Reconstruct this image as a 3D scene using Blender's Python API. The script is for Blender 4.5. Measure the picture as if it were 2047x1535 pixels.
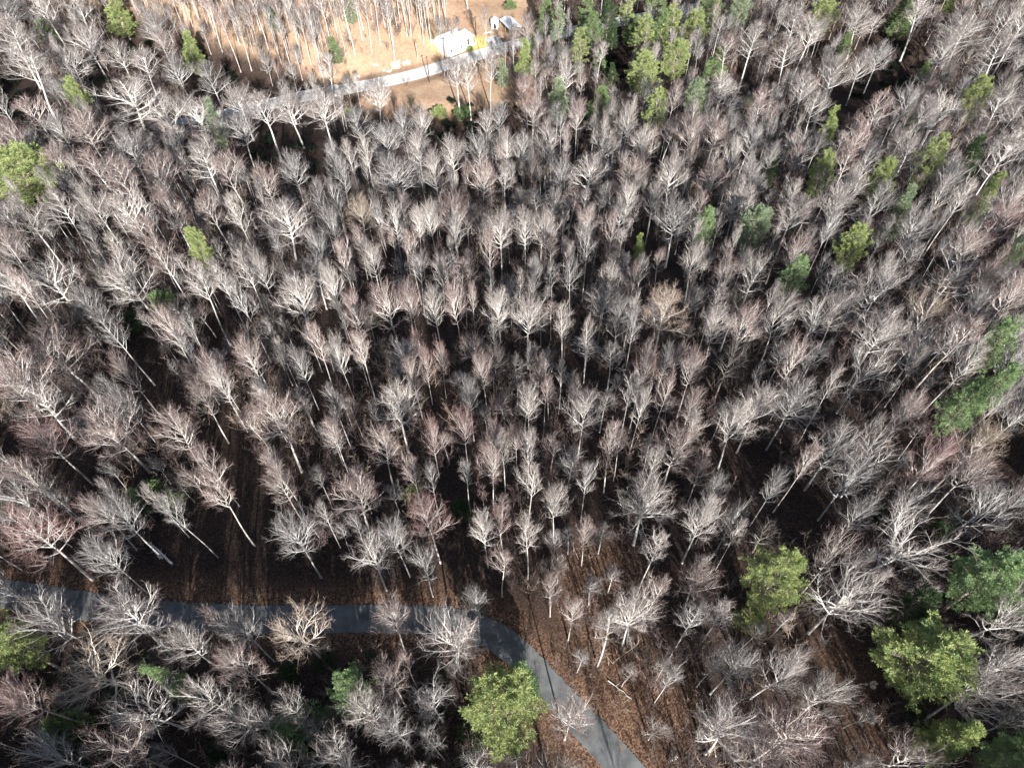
import bpy, math, random
import numpy as np
from mathutils import Vector, Matrix
R = math.radians
scene = bpy.context.scene
for o in list(bpy.data.objects): bpy.data.objects.remove(o)

# ---------------------------------------------------------------- camera, sky, sun
CAM_H = 98.0; PITCH = 36.4; ROLL = -1.45; F = 1400.0        # F in photo pixels (photo is 2047 x 1535)
cam_d = bpy.data.cameras.new('camera'); cam = bpy.data.objects.new('camera', cam_d)
scene.collection.objects.link(cam); scene.camera = cam
cam_d.sensor_fit = 'HORIZONTAL'; cam_d.angle = 2*math.atan(1023.5/F)
cam_d.clip_start = 0.5; cam_d.clip_end = 6000
CM = Matrix.Translation((0, 0, CAM_H)) @ Matrix.Rotation(R(PITCH), 4, 'X') @ Matrix.Rotation(R(ROLL), 4, 'Z')
cam.matrix_world = CM
SUN_E, SUN_A = 26.5, 12.0          # elevation; shadows fall SUN_A degrees left of straight ahead
sd = Vector((math.sin(R(SUN_A))*math.cos(R(SUN_E)), -math.cos(R(SUN_A))*math.cos(R(SUN_E)), math.sin(R(SUN_E))))
sun_d = bpy.data.lights.new('sun', 'SUN'); sun = bpy.data.objects.new('sun', sun_d)
scene.collection.objects.link(sun)
sun_d.energy = 5.0; sun_d.angle = R(0.5); sun_d.color = (1.0, 0.96, 0.915)
sun.rotation_euler = (-sd).to_track_quat('-Z', 'Y').to_euler(); sun.location = (0, 0, 150)
w = bpy.data.worlds.new('World'); scene.world = w; w.use_nodes = True
nt = w.node_tree; nt.nodes.clear()
sky = nt.nodes.new('ShaderNodeTexSky'); sky.sky_type = 'NISHITA'; sky.sun_disc = False
sky.sun_elevation = R(SUN_E); sky.sun_rotation = math.atan2(sd.x, sd.y)
bg = nt.nodes.new('ShaderNodeBackground'); bg.inputs['Strength'].default_value = 0.055
wo = nt.nodes.new('ShaderNodeOutputWorld')
nt.links.new(sky.outputs[0], bg.inputs[0]); nt.links.new(bg.outputs[0], wo.inputs[0])
scene.view_settings.view_transform = 'Standard'; scene.view_settings.look = 'None'
scene.view_settings.exposure = 1.2; scene.view_settings.gamma = 1
scene.cycles.max_bounces = 4; scene.cycles.diffuse_bounces = 2; scene.cycles.glossy_bounces = 1
scene.cycles.transmission_bounces = 2; scene.cycles.transparent_max_bounces = 4
C = scene.collection

# ---------------------------------------------------------------- helpers
def lin(rgb): return tuple(rgb) + (1.0,)
def mat(name, col, var=0.0, scale=1.0, rough=0.85, col2=None, bump=0.0, objvar=0.0, trans=0.0, metallic=0.0):
    """procedural material: noise between col and col2, optional per-object brightness variation"""
    m = bpy.data.materials.new(name); m.use_nodes = True
    t = m.node_tree; n = t.nodes; l = t.links
    b = n['Principled BSDF']; b.inputs['Roughness'].default_value = rough; b.inputs['Metallic'].default_value = metallic
    try: b.inputs['Specular IOR Level'].default_value = 0.25
    except Exception: pass
    tc = n.new('ShaderNodeTexCoord')
    no = n.new('ShaderNodeTexNoise'); no.inputs['Scale'].default_value = scale; no.inputs['Detail'].default_value = 4
    l.new(tc.outputs['Object'], no.inputs['Vector'])
    cr = n.new('ShaderNodeValToRGB'); c2 = col2 or tuple(c*(1-var) for c in col)
    cr.color_ramp.elements[0].position = 0.35; cr.color_ramp.elements[1].position = 0.65
    cr.color_ramp.elements[0].color = lin(c2); cr.color_ramp.elements[1].color = lin(col)
    l.new(no.outputs['Fac'], cr.inputs[0])
    out = cr.outputs[0]
    if objvar:
        oi = n.new('ShaderNodeObjectInfo'); mr = n.new('ShaderNodeMapRange')
        mr.inputs[3].default_value = 1-objvar; mr.inputs[4].default_value = 1+objvar
        l.new(oi.outputs['Random'], mr.inputs[0])
        hs = n.new('ShaderNodeHueSaturation'); l.new(mr.outputs[0], hs.inputs['Value']); l.new(out, hs.inputs['Color'])
        mh = n.new('ShaderNodeMapRange'); mh.inputs[3].default_value = 0.5-objvar*0.04; mh.inputs[4].default_value = 0.5+objvar*0.04
        mm = n.new('ShaderNodeMath'); mm.operation = 'FRACT'; mx = n.new('ShaderNodeMath'); mx.operation = 'MULTIPLY'; mx.inputs[1].default_value = 7.31
        l.new(oi.outputs['Random'], mx.inputs[0]); l.new(mx.outputs[0], mm.inputs[0]); l.new(mm.outputs[0], mh.inputs[0]); l.new(mh.outputs[0], hs.inputs['Hue'])
        out = hs.outputs[0]
    l.new(out, b.inputs['Base Color'])
    if trans:
        tr = n.new('ShaderNodeBsdfTranslucent'); l.new(out, tr.inputs[0])
        mxs = n.new('ShaderNodeMixShader'); mxs.inputs[0].default_value = trans
        l.new(b.outputs[0], mxs.inputs[1]); l.new(tr.outputs[0], mxs.inputs[2])
        l.new(mxs.outputs[0], n['Material Output'].inputs[0])
    if bump:
        bp = n.new('ShaderNodeBump'); bp.inputs['Strength'].default_value = bump
        l.new(no.outputs['Fac'], bp.inputs['Height']); l.new(bp.outputs[0], b.inputs['Normal'])
    return m

class MB:
    """collects vertices and faces and links them as ONE mesh"""
    def __init__(s): s.v = []; s.f = []; s.m = []
    def face(s, idx, mi=0): s.f.append(idx); s.m.append(mi)
    def tube(s, pts, rad, n=4, mi=0, cap=True):
        v = s.v; base = len(v); k = len(pts)
        a = pts[1]-pts[0]; up = Vector((1, 0, 0)) if abs(a.z) > 0.8*a.length else Vector((0, 0, 1))
        for i in range(k):
            d = (pts[min(i+1, k-1)]-pts[max(i-1, 0)])
            x = d.cross(up)
            if x.length < 1e-6: x = Vector((1, 0, 0))
            x.normalize(); y = d.cross(x); y.normalize(); r = rad[i]; p = pts[i]
            if i == k-1 and r <= 0: v.append((p.x, p.y, p.z)); break
            for j in range(n):
                c, sn = CS[n][j]
                v.append((p.x+(x.x*c+y.x*sn)*r, p.y+(x.y*c+y.y*sn)*r, p.z+(x.z*c+y.z*sn)*r))
        for i in range(k-1):
            o = base+i*n
            if i == k-2 and rad[-1] <= 0:
                for j in range(n): s.face((o+j, o+(j+1) % n, o+n), mi)
            else:
                for j in range(n): s.face((o+j, o+(j+1) % n, o+n+(j+1) % n, o+n+j), mi)
        if cap and rad[-1] > 0: s.face(tuple(base+(k-1)*n+j for j in range(n)), mi)
    def box(s, c, size, rz=0, mi=0):
        b = len(s.v); cx, cy, cz = c; hx, hy, hz = size[0]/2, size[1]/2, size[2]/2
        co, si = math.cos(rz), math.sin(rz)
        for z in (-hz, hz):
            for x, y in ((-hx, -hy), (hx, -hy), (hx, hy), (-hx, hy)):
                s.v.append((cx+x*co-y*si, cy+x*si+y*co, cz+z))
        for q in ((0, 3, 2, 1), (4, 5, 6, 7), (0, 1, 5, 4), (1, 2, 6, 5), (2, 3, 7, 6), (3, 0, 4, 7)):
            s.face(tuple(b+i for i in q), mi)
    def prism(s, prof, y0, y1, mi=0):
        """profile in xz extruded along y"""
        b = len(s.v); n = len(prof)
        for y in (y0, y1):
            for x, z in prof: s.v.append((x, y, z))
        s.face(tuple(b+i for i in range(n)), mi); s.face(tuple(b+n+i for i in reversed(range(n))), mi)
        for i in range(n): s.face((b+(i+1) % n, b+i, b+n+i, b+n+(i+1) % n), mi)
    def mesh(s, name, mats, smooth=False):
        me = bpy.data.meshes.new(name)
        me.from_pydata(s.v, [], s.f)
        for m in mats: me.materials.append(m)
        if len(mats) > 1: me.polygons.foreach_set('material_index', s.m)
        if smooth: me.polygons.foreach_set('use_smooth', [True]*len(s.f))
        me.update(); return me
CS = {n: [(math.cos(2*math.pi*j/n), math.sin(2*math.pi*j/n)) for j in range(n)] for n in (3, 4, 5, 6, 8, 10, 12)}
def link(name, me, parent=None, loc=None, rz=0):
    o = bpy.data.objects.new(name, me); C.objects.link(o)
    if parent: o.parent = parent
    if loc is not None: o.location = loc
    if rz: o.rotation_euler = (0, 0, rz)
    return o
def tag(o, label=None, cat=None, group=None, kind=None):
    if label: o['label'] = label
    if cat: o['category'] = cat
    if group: o['group'] = group
    if kind: o['kind'] = kind
    return o
def thing(name, label, cat, loc, rz=0, group=None):
    o = bpy.data.objects.new(name, None); C.objects.link(o); o.location = loc; o.rotation_euler = (0, 0, rz)
    o.empty_display_size = 0.5
    return tag(o, label, cat, group)

# ---------------------------------------------------------------- terrain
def ray(px, py):
    d = Vector(((px-1023.5)/F, -(py-767.5)/F, -1.0)); d = CM.to_3x3() @ d; return d.normalized()
def plane(px, py, z):
    d = ray(px, py); t = (z-CAM_H)/d.z; return Vector((d.x*t, d.y*t, z))
ZR = -35.0                                              # level of the far road
UP_PX = [(300, 262), (450, 230), (610, 192), (680, 181), (820, 152), (940, 115), (1030, 90), (1130, 66), (1260, 40), (1400, 15)]
LO_PX = [(-260, 1150), (-100, 1164), (0, 1184), (100, 1200), (250, 1222), (350, 1231), (550, 1238), (750, 1236), (880, 1241), (960, 1258), (1025, 1297), (1105, 1380), (1190, 1470), (1262, 1550), (1340, 1650), (1440, 1790)]
def smooth_line(pts, n=8):
    out = []
    P = [pts[0]]+pts+[pts[-1]]
    for i in range(1, len(P)-2):
        for k in range(n):
            t = k/n; a, b, c, d = P[i-1], P[i], P[i+1], P[i+2]
            out.append(0.5*((2*b)+(c-a)*t+(2*a-5*b+4*c-d)*t*t+(3*b-a-3*c+d)*t**3))
    out.append(pts[-1]); return out
UP = smooth_line([plane(x, y, ZR) for x, y in UP_PX])
LO = smooth_line([plane(x, y, 0.0) for x, y in LO_PX])
LOF = [LO[i].lerp(LO[i+1], k/4) for i in range(len(LO)-1) for k in range(4)]
ua = np.array([p[:] for p in UP]); la = np.array([p[:] for p in LO])
def fbm(x, y, s, seed=0):
    r = np.random.RandomState(seed); o = 0
    for k in range(5):
        a = r.uniform(0, 6.28); ph = r.uniform(0, 6.28, 2); f = s*(1.7**k)
        o = o+np.sin((x*math.cos(a)+y*math.sin(a))*f+ph[0])*np.cos((-x*math.sin(a)+y*math.cos(a))*f*0.8+ph[1])/(1.5**k)
    return o
def sstep(a, b, x):
    t = np.clip((x-a)/(b-a), 0, 1); return t*t*(3-2*t)
YV = ([-700, -220, -150, -100, -60, -20, 30, 90, 160, 700], [340, 300, 268, 236, 214, 200, 198, 210, 228, 260])
def base_h(x, y):
    yv = np.interp(x, *YV)
    road_y = np.interp(x, ua[:, 0], ua[:, 1])
    zt = -38.0
    k = zt/(yv-38.0)
    s = np.clip(y-38.0, 0, None)
    near = k*(s-4+4*np.exp(-s/4))
    near = np.maximum(near, zt)+0.0
    near = near - 1.2*np.exp(-((y-yv)/4.0)**2)
    shelf = (ZR-zt)*sstep(yv+3, yv+16, y)
    y0 = np.maximum(yv+8, road_y+7)
    y0 = np.where(x < -95, yv+8, y0)
    sl = np.interp(x, [-120, -50, -32, -8, 20, 60, 150, 400], [0.46, 0.46, 0.44, 0.12, 0.12, 0.2, 0.26, 0.3])
    rise = np.clip(y-y0, 0, None); rise = np.minimum(rise, 160+0*rise)*sl
    rise = rise + np.clip(y-285, 0, 200)*0.12*(x > -20)
    side = 6.0*sstep(60, 200, x)*sstep(60, 170, y)
    south = np.clip(8-y, 0, 120)*0.05
    return near+shelf+rise+side+south+fbm(x, y, 0.045, 3)*0.9*sstep(0, 30, np.abs(y-30))
def seg_info(x, y, arr):
    best = np.full(x.shape, 1e9)
    for i in range(len(arr)-1):
        ax, ay = arr[i, 0], arr[i, 1]; bx, by = arr[i+1, 0]-ax, arr[i+1, 1]-ay
        t = np.clip(((x-ax)*bx+(y-ay)*by)/(bx*bx+by*by+1e-9), 0, 1)
        d = np.hypot(x-ax-bx*t, y-ay-by*t); best = np.minimum(best, d)
    return best
def height(x, y):
    h = base_h(x, y)
    du = seg_info(x, y, ua[::2]); dl = seg_info(x, y, la[::2])
    t = sstep(3.6, 9.0, du); h = ZR*(1-t)+h*t
    t = sstep(2.4, 6.0, dl); h = 0.0*(1-t)+h*t
    return h, du, dl
def axis(lo, hi, step, far):
    a = list(np.arange(lo, hi+.01, step)); s = step; v = hi
    while v < far: s *= 1.35; v += s; a.append(v)
    s = step; v = lo; pre = []
    while v > -far: s *= 1.35; v -= s; pre.append(v)
    return np.array(pre[::-1]+a)
gx = axis(-190, 200, 1.5, 3000); gy = axis(-30, 345, 1.5, 3000)
GX, GY = np.meshgrid(gx, gy); GZ, DU, DL = height(GX.astype(float), GY.astype(float))
def H(x, y):
    i = min(max(int(np.searchsorted(gx, x))-1, 0), len(gx)-2); j = min(max(int(np.searchsorted(gy, y))-1, 0), len(gy)-2)
    u = (x-gx[i])/(gx[i+1]-gx[i]); v = (y-gy[j])/(gy[j+1]-gy[j])
    g = lambda A: A[j, i]*(1-u)*(1-v)+A[j, i+1]*u*(1-v)+A[j+1, i]*(1-u)*v+A[j+1, i+1]*u*v
    return g(GZ)
def dist_roads(x, y):
    i = min(int(np.searchsorted(gx, x)), len(gx)-1); j = min(int(np.searchsorted(gy, y)), len(gy)-1)
    return DU[j, i], DL[j, i]
def hit(px, py, off=0.0):
    """point of the terrain (raised by off metres) that this photo pixel looks at"""
    d = ray(px, py); t = 40.0; o = Vector((0, 0, CAM_H))
    while t < 900:
        p = o+d*t
        if p.z <= H(p.x, p.y)+off: break
        t += 1.0
    a, b = t-1.0, t
    for _ in range(10):
        m = (a+b)/2; p = o+d*m
        if p.z <= H(p.x, p.y)+off: b = m
        else: a = m
    p = o+d*b; return Vector((p.x, p.y, H(p.x, p.y))), b
def pxof(p):
    q = CM.inverted() @ Vector(p); return (1023.5+F*q.x/-q.z, 767.5-F*q.y/-q.z) if q.z < 0 else (-9999, -9999)

def poly_mask(X, Y, pts):
    m = np.zeros(X.shape, bool); n = len(pts)
    for i in range(n):
        x1, y1 = pts[i][0], pts[i][1]; x2, y2 = pts[(i+1) % n][0], pts[(i+1) % n][1]
        c = ((y1 > Y) != (y2 > Y)) & (X < (x2-x1)*(Y-y1)/(y2-y1+1e-9)+x1); m ^= c
    return m
FIELD = [hit(*p)[0] for p in ((700, 205), (960, 138), (1030, 108), (1000, 165), (960, 215), (900, 235), (790, 232))]
YARD = [hit(*p)[0] for p in ((640, 172), (700, 120), (780, 100), (850, 78), (880, 40), (900, 0), (940, -60), (1080, -60), (1062, 20), (1062, 80), (820, 145), (690, 176))]
LAWN = [hit(*p)[0] for p in ((865, 75), (885, 62), (935, 70), (985, 82), (990, 92), (940, 106), (935, 100), (880, 108), (862, 90))]
OPEN = [[hit(*p)[0] for p in ((1120, 1120), (1150, 1050), (1270, 1080), (1300, 1180), (1300, 1300), (1380, 1400), (1360, 1520), (1270, 1440), (1180, 1330), (1110, 1250))],
        [hit(*p)[0] for p in ((1610, 1270), (1700, 1250), (1750, 1330), (1780, 1480), (1740, 1560), (1660, 1400))]]
nx, ny = len(gx), len(gy)
me = bpy.data.meshes.new('ground')
V = np.stack([GX, GY, GZ], -1).reshape(-1, 3)
me.vertices.add(len(V)); me.vertices.foreach_set('co', V.ravel())
ii = (np.arange(ny-1)[:, None]*nx+np.arange(nx-1)[None, :]).ravel()
Fq = np.stack([ii, ii+1, ii+1+nx, ii+nx], -1)
me.loops.add(Fq.size); me.polygons.add(len(Fq))
me.loops.foreach_set('vertex_index', Fq.ravel()); me.polygons.foreach_set('loop_start', np.arange(0, Fq.size, 4))
me.polygons.foreach_set('loop_total', np.full(len(Fq), 4)); me.polygons.foreach_set('use_smooth', np.ones(len(Fq), bool))
me.update(); me.validate()
def blur(A):
    A = A.astype(float)
    for _ in range(2):
        B = A.copy(); B[1:-1, 1:-1] = (A[1:-1, 1:-1]*2+A[:-2, 1:-1]+A[2:, 1:-1]+A[1:-1, :-2]+A[1:-1, 2:])/6; A = B
    return A
yv_g = np.interp(GX, *YV)
far_side = ((GY > yv_g+14) & (GX < 16)).astype(float)
A1 = blur(np.maximum(poly_mask(GX, GY, FIELD), far_side*1.0)); A2 = blur(poly_mask(GX, GY, LAWN))
A3 = blur(np.maximum((DL < 4.6).astype(float), np.maximum(.8*poly_mask(GX, GY, OPEN[0]), .5*poly_mask(GX, GY, OPEN[1]))))  # mask for litter painted lighter where sun reaches, road edges and clearings
for nm, A in (('dry', A1), ('lawn', A2), ('sunlit_litter', A3)):
    at = me.attributes.new(nm, 'FLOAT', 'POINT'); at.data.foreach_set('value', A.ravel())
def ground_mat():
    m = bpy.data.materials.new('leaf_litter'); m.use_nodes = True; t = m.node_tree; n = t.nodes; l = t.links
    b = n['Principled BSDF']; b.inputs['Roughness'].default_value = 0.95; b.inputs['Specular IOR Level'].default_value = 0.1
    tc = n.new('ShaderNodeTexCoord')
    def noise(s, det=6, rough=.6):
        x = n.new('ShaderNodeTexNoise'); x.inputs['Scale'].default_value = s; x.inputs['Detail'].default_value = det
        x.inputs['Roughness'].default_value = rough; l.new(tc.outputs['Object'], x.inputs['Vector']); return x
    def ramp(src, stops):
        r = n.new('ShaderNodeValToRGB'); e = r.color_ramp.elements
        while len(e) < len(stops): e.new(0.5)
        for k, (p, c) in enumerate(stops): e[k].position = p; e[k].color = lin(c)
        l.new(src, r.inputs[0]); return r.outputs[0]
    def mix(fac, a, c):
        x = n.new('ShaderNodeMix'); x.data_type = 'RGBA'; l.new(fac, x.inputs[0]); l.new(a, x.inputs[6]); l.new(c, x.inputs[7]); return x.outputs[2]
    def attr(nm): x = n.new('ShaderNodeAttribute'); x.attribute_name = nm; return x.outputs['Fac']
    vo = n.new('ShaderNodeTexVoronoi'); vo.inputs['Scale'].default_value = 5.5; l.new(tc.outputs['Object'], vo.inputs['Vector'])
    sep = n.new('ShaderNodeSeparateColor'); l.new(vo.outputs['Color'], sep.inputs[0])
    leaf = ramp(sep.outputs[0], [(0.0, (.018, .014, .013)), (.4, (.038, .026, .022)), (.75, (.075, .048, .036)), (1.0, (.15, .10, .07))])  # near-black: deep woodland shade put into the litter colour
    big = ramp(noise(.35).outputs['Fac'], [(.3, (.018, .016, .017)), (.7, (.055, .038, .031))])
    c = mix(noise(1.6).outputs['Fac'], leaf, big)
    dry = ramp(noise(.9, 8, .7).outputs['Fac'], [(.28, (.12, .075, .052)), (.42, (.29, .185, .125)), (.6, (.43, .30, .205)), (.75, (.54, .43, .33))])
    dry2 = ramp(noise(.12, 3).outputs['Fac'], [(.35, (.34, .215, .14)), (.65, (.45, .345, .23))])
    dmix = n.new('ShaderNodeMix'); dmix.data_type = 'RGBA'; dmix.inputs[0].default_value = .45; l.new(dry, dmix.inputs[6]); l.new(dry2, dmix.inputs[7])
    c = mix(attr('dry'), c, dmix.outputs[2])
    gr = ramp(noise(1.5).outputs['Fac'], [(.35, (.42, .38, .12)), (.65, (.52, .48, .17))])
    c = mix(attr('lawn'), c, gr)
    lit_c = ramp(sep.outputs[1], [(0, (.045, .025, .018)), (.5, (.125, .072, .048)), (1, (.27, .175, .115))])
    c = mix(attr('sunlit_litter'), c, lit_c)
    l.new(c, b.inputs['Base Color'])
    bp = n.new('ShaderNodeBump'); bp.inputs['Strength'].default_value = .7; bp.inputs['Distance'].default_value = .12
    l.new(noise(3.5).outputs['Fac'], bp.inputs['Height']); l.new(bp.outputs[0], b.inputs['Normal'])
    return m
me.materials.append(ground_mat())
tag(link('ground', me), 'leaf-strewn brown forest floor falling to the valley and rising beyond', 'ground', kind='structure')

# ---------------------------------------------------------------- roads
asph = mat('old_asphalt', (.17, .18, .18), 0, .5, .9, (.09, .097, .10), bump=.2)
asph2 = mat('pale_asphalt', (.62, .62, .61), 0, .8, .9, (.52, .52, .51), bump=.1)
paint = mat('road_paint', (.80, .80, .76), .15, 2.0, .7)
ypaint = mat('yellow_paint', (.70, .62, .38), .15, 2.0, .7)
gravel_m = mat('grey_gravel', (.52, .52, .52), 0, 4.0, .95, (.36, .36, .37), bump=.6)
def add_leaves(m, amount):
    t = m.node_tree; n = t.nodes; l = t.links; b = n['Principled BSDF']; src = b.inputs['Base Color'].links[0].from_socket
    tc = n.new('ShaderNodeTexCoord'); vo = n.new('ShaderNodeTexVoronoi'); vo.inputs['Scale'].default_value = 3.5; l.new(tc.outputs['Object'], vo.inputs['Vector'])
    no = n.new('ShaderNodeTexNoise'); no.inputs['Scale'].default_value = .45; no.inputs['Detail'].default_value = 5; l.new(tc.outputs['Object'], no.inputs['Vector'])
    mr = n.new('ShaderNodeMapRange'); mr.inputs[1].default_value = .45; mr.inputs[2].default_value = .72; mr.inputs[3].default_value = .02; mr.inputs[4].default_value = amount; l.new(no.outputs['Fac'], mr.inputs[0])
    lt = n.new('ShaderNodeMath'); lt.operation = 'LESS_THAN'; l.new(vo.outputs['Distance'], lt.inputs[0]); l.new(mr.outputs[0], lt.inputs[1])
    mx = n.new('ShaderNodeMix'); mx.data_type = 'RGBA'; l.new(lt.outputs[0], mx.inputs[0]); l.new(src, mx.inputs[6]); mx.inputs[7].default_value = (.24, .135, .075, 1); l.new(mx.outputs[2], b.inputs['Base Color'])
add_leaves(asph, .42)
def ribbon(line, o0, o1, dz, name, m, kind=None, parent=None, wob=0, ends=None):
    mb = MB(); n = len(line); rr = random.Random(5)
    i0, i1 = ends or (0, n)
    for i in range(i0, i1):
        d = (line[min(i+1, n-1)]-line[max(i-1, 0)]); d.z = 0; d.normalize(); q = Vector((-d.y, d.x, 0)); p = line[i]
        a = p+q*(o0+rr.uniform(-wob, wob)); c = p+q*(o1+rr.uniform(-wob, wob))
        mb.v += [(a.x, a.y, p.z+dz), (c.x, c.y, p.z+dz), (a.x, a.y, p.z+dz-.25), (c.x, c.y, p.z+dz-.25)]
    for i in range(i1-i0-1):
        b = i*4
        mb.face((b, b+4, b+5, b+1)); mb.face((b, b+2, b+6, b+4)); mb.face((b+1, b+5, b+7, b+3))
    o = link(name, mb.mesh(name, [m]), parent)
    return o
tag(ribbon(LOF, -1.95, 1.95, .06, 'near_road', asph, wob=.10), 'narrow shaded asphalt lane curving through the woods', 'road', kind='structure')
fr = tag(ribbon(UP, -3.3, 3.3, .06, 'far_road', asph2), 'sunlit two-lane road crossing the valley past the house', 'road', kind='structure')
for a in (-2.95, 2.8): ribbon(UP, a, a+.16, .075, 'edge_line', paint, parent=fr)
for a in (-.22, .1): ribbon(UP, a, a+.12, .075, 'centre_line', ypaint, parent=fr)
gp = [hit(*p)[0] for p in ((966, 67), (983, 63), (998, 76), (1006, 86), (978, 93), (972, 80))]
mb = MB(); n = len(gp)
for p in gp: mb.v.append((p.x, p.y, p.z+.10))
for p in gp: mb.v.append((p.x, p.y, p.z-.5))
mb.face(tuple(range(n))[::-1])
for i in range(n): mb.face((i, (i+1) % n, n+(i+1) % n, n+i))
tag(link('gravel_drive', mb.mesh('gravel_drive', [gravel_m])), 'pale grey gravel pad joining the far road beside the house', 'driveway', kind='structure')

# ---------------------------------------------------------------- tree generators (20 m tall)
def rdir(rr, d, ang, up=0.0):
    a = Vector((rr.gauss(0, 1), rr.gauss(0, 1), rr.gauss(0, 1))); a = a-d*a.dot(d)
    if a.length < 1e-4: a = d.orthogonal()
    a.normalize(); v = d*math.cos(ang)+a*math.sin(ang); v.z += up; return v.normalized()
def curve(rr, p, d, L, n, crook, up):
    pts = [p.copy()]; d = d.copy()
    for i in range(n):
        d = d+Vector((rr.gauss(0, crook), rr.gauss(0, crook), rr.gauss(0, crook)*.7+up)); d.normalize()
        p = p+d*(L/n); pts.append(p)
    return pts
def at(pts, t):
    f = t*(len(pts)-1); i = min(int(f), len(pts)-2); return pts[i].lerp(pts[i+1], f-i), (pts[i+1]-pts[i]).normalized()
FORM = {'f': dict(clear=.44, R=4.3, n=17, a0=24, a1=62, top=.72, crook=.055, up=.06, lr=.088, ratio=.43),
        'b': dict(clear=.34, R=5.6, n=10, a0=34, a1=74, top=.60, crook=.17, up=.05, lr=.13, ratio=.56),
        's': dict(clear=.52, R=3.0, n=15, a0=22, a1=48, top=.90, crook=.06, up=.06, lr=.064, ratio=.30)}
def bare(seed, form, dens=1.0):
    rr = random.Random(seed); P = FORM[form]; Ht = 20.0
    clear = P['clear']+rr.uniform(-.05, .05); top = P['top']*Ht
    tr = MB(); cr = MB()
    lean = Vector((rr.uniform(-.03, .03), rr.uniform(-.03, .03), 1)).normalized()
    k = 9; tp = []; p = Vector((0, 0, -.6)); d = lean.copy()
    for i in range(k+1):
        tp.append(p.copy()); d = (d+Vector((rr.gauss(0, .022), rr.gauss(0, .022), 0))).normalized(); p = p+d*(top+.6)/k
    r0 = {'f': .23, 'b': .29, 's': .18}[form]
    rad = [r0*(1.35 if i == 0 else 1)*(1-.72*i/k) for i in range(k+1)]
    tr.tube(tp, rad, 6)
    cz = (clear+1.0)/2*Ht; sv = (1.0-clear)/2*Ht*1.04
    def inside(q): return (q.x/P['R'])**2+(q.y/P['R'])**2+((q.z-cz)/sv)**2 < 1.0
    def twigs(pts, n, L0):
        for _ in range(n):
            q, dd = at(pts, rr.uniform(.25, 1)); v = rdir(rr, dd, R(rr.uniform(15, 58)), .08); L = L0*rr.uniform(.5, 1.4)
            e = q+v*L; e2 = q+v*L*.5+Vector((rr.gauss(0, .03), rr.gauss(0, .03), 0))
            cr.tube([q, e], [.0105, 0], 3, 1)
    def tert(pts, n, L2):
        for j in range(n):
            q, dd = at(pts, .2+.8*(j+rr.random())/n); v = rdir(rr, dd, R(rr.uniform(22, 48)), .15)
            L = L2*rr.uniform(.38, .6); c3 = curve(rr, q, v, L, 2, P['crook']*1.3, .05)
            cr.tube(c3, [.017, .012, 0], 3, 1); twigs(c3, int(5*dens), max(.42, L*.62))
    def second(pts, L, r):
        n = int((5+L*1.1)*dens)
        for j in range(n):
            t = .22+.75*(j+rr.random())/n; q, dd = at(pts, t); v = rdir(rr, dd, R(rr.uniform(25, 52)), .2)
            L2 = max(.8, L*(.55-.3*t)*rr.uniform(.8, 1.3)); c2 = curve(rr, q, v, L2, 3, P['crook'], P['up'])
            if not inside(c2[-1]) and rr.random() < .45: continue
            rb = max(.030, r*(1-.7*t)*.55); cr.tube(c2, [rb, rb*.8, rb*.55, .012], 3, 0)
            tert(c2, 4, L2); twigs(c2, 3, .6)
    nl = P['n']+4
    for i in range(nl):
        if i < P['n']:
            t = clear+(P['top']-clear)*(i+rr.random()*.7)/P['n']; ang = P['a1']+(P['a0']-P['a1'])*(i/P['n'])+rr.uniform(-7, 7)
        else: t = P['top']*rr.uniform(.93, .99); ang = rr.uniform(6, 26)
        f = t/P['top']; q, _ = at(tp, min(.995, (f*top+.6)/(top+.6))); az = i*2.4+rr.uniform(-.5, .5)
        v = Vector((math.sin(R(ang))*math.cos(az), math.sin(R(ang))*math.sin(az), math.cos(R(ang))))
        L = .6
        while inside(q+v*L+Vector((0, 0, L*P['up']*1.5))) and L < 12: L += .3
        L = max(1.4, L)*rr.uniform(.74, 1.1); r = P['lr']*rr.uniform(.75, 1.2)*min(1.2, .45+L/7)
        c1 = curve(rr, q, v, L, 6, P['crook'], P['up'])
        cr.tube(c1, [r*(1-.85*j/6) for j in range(7)], 4, 0)
        second(c1, L, r)
    return tr, cr

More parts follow.
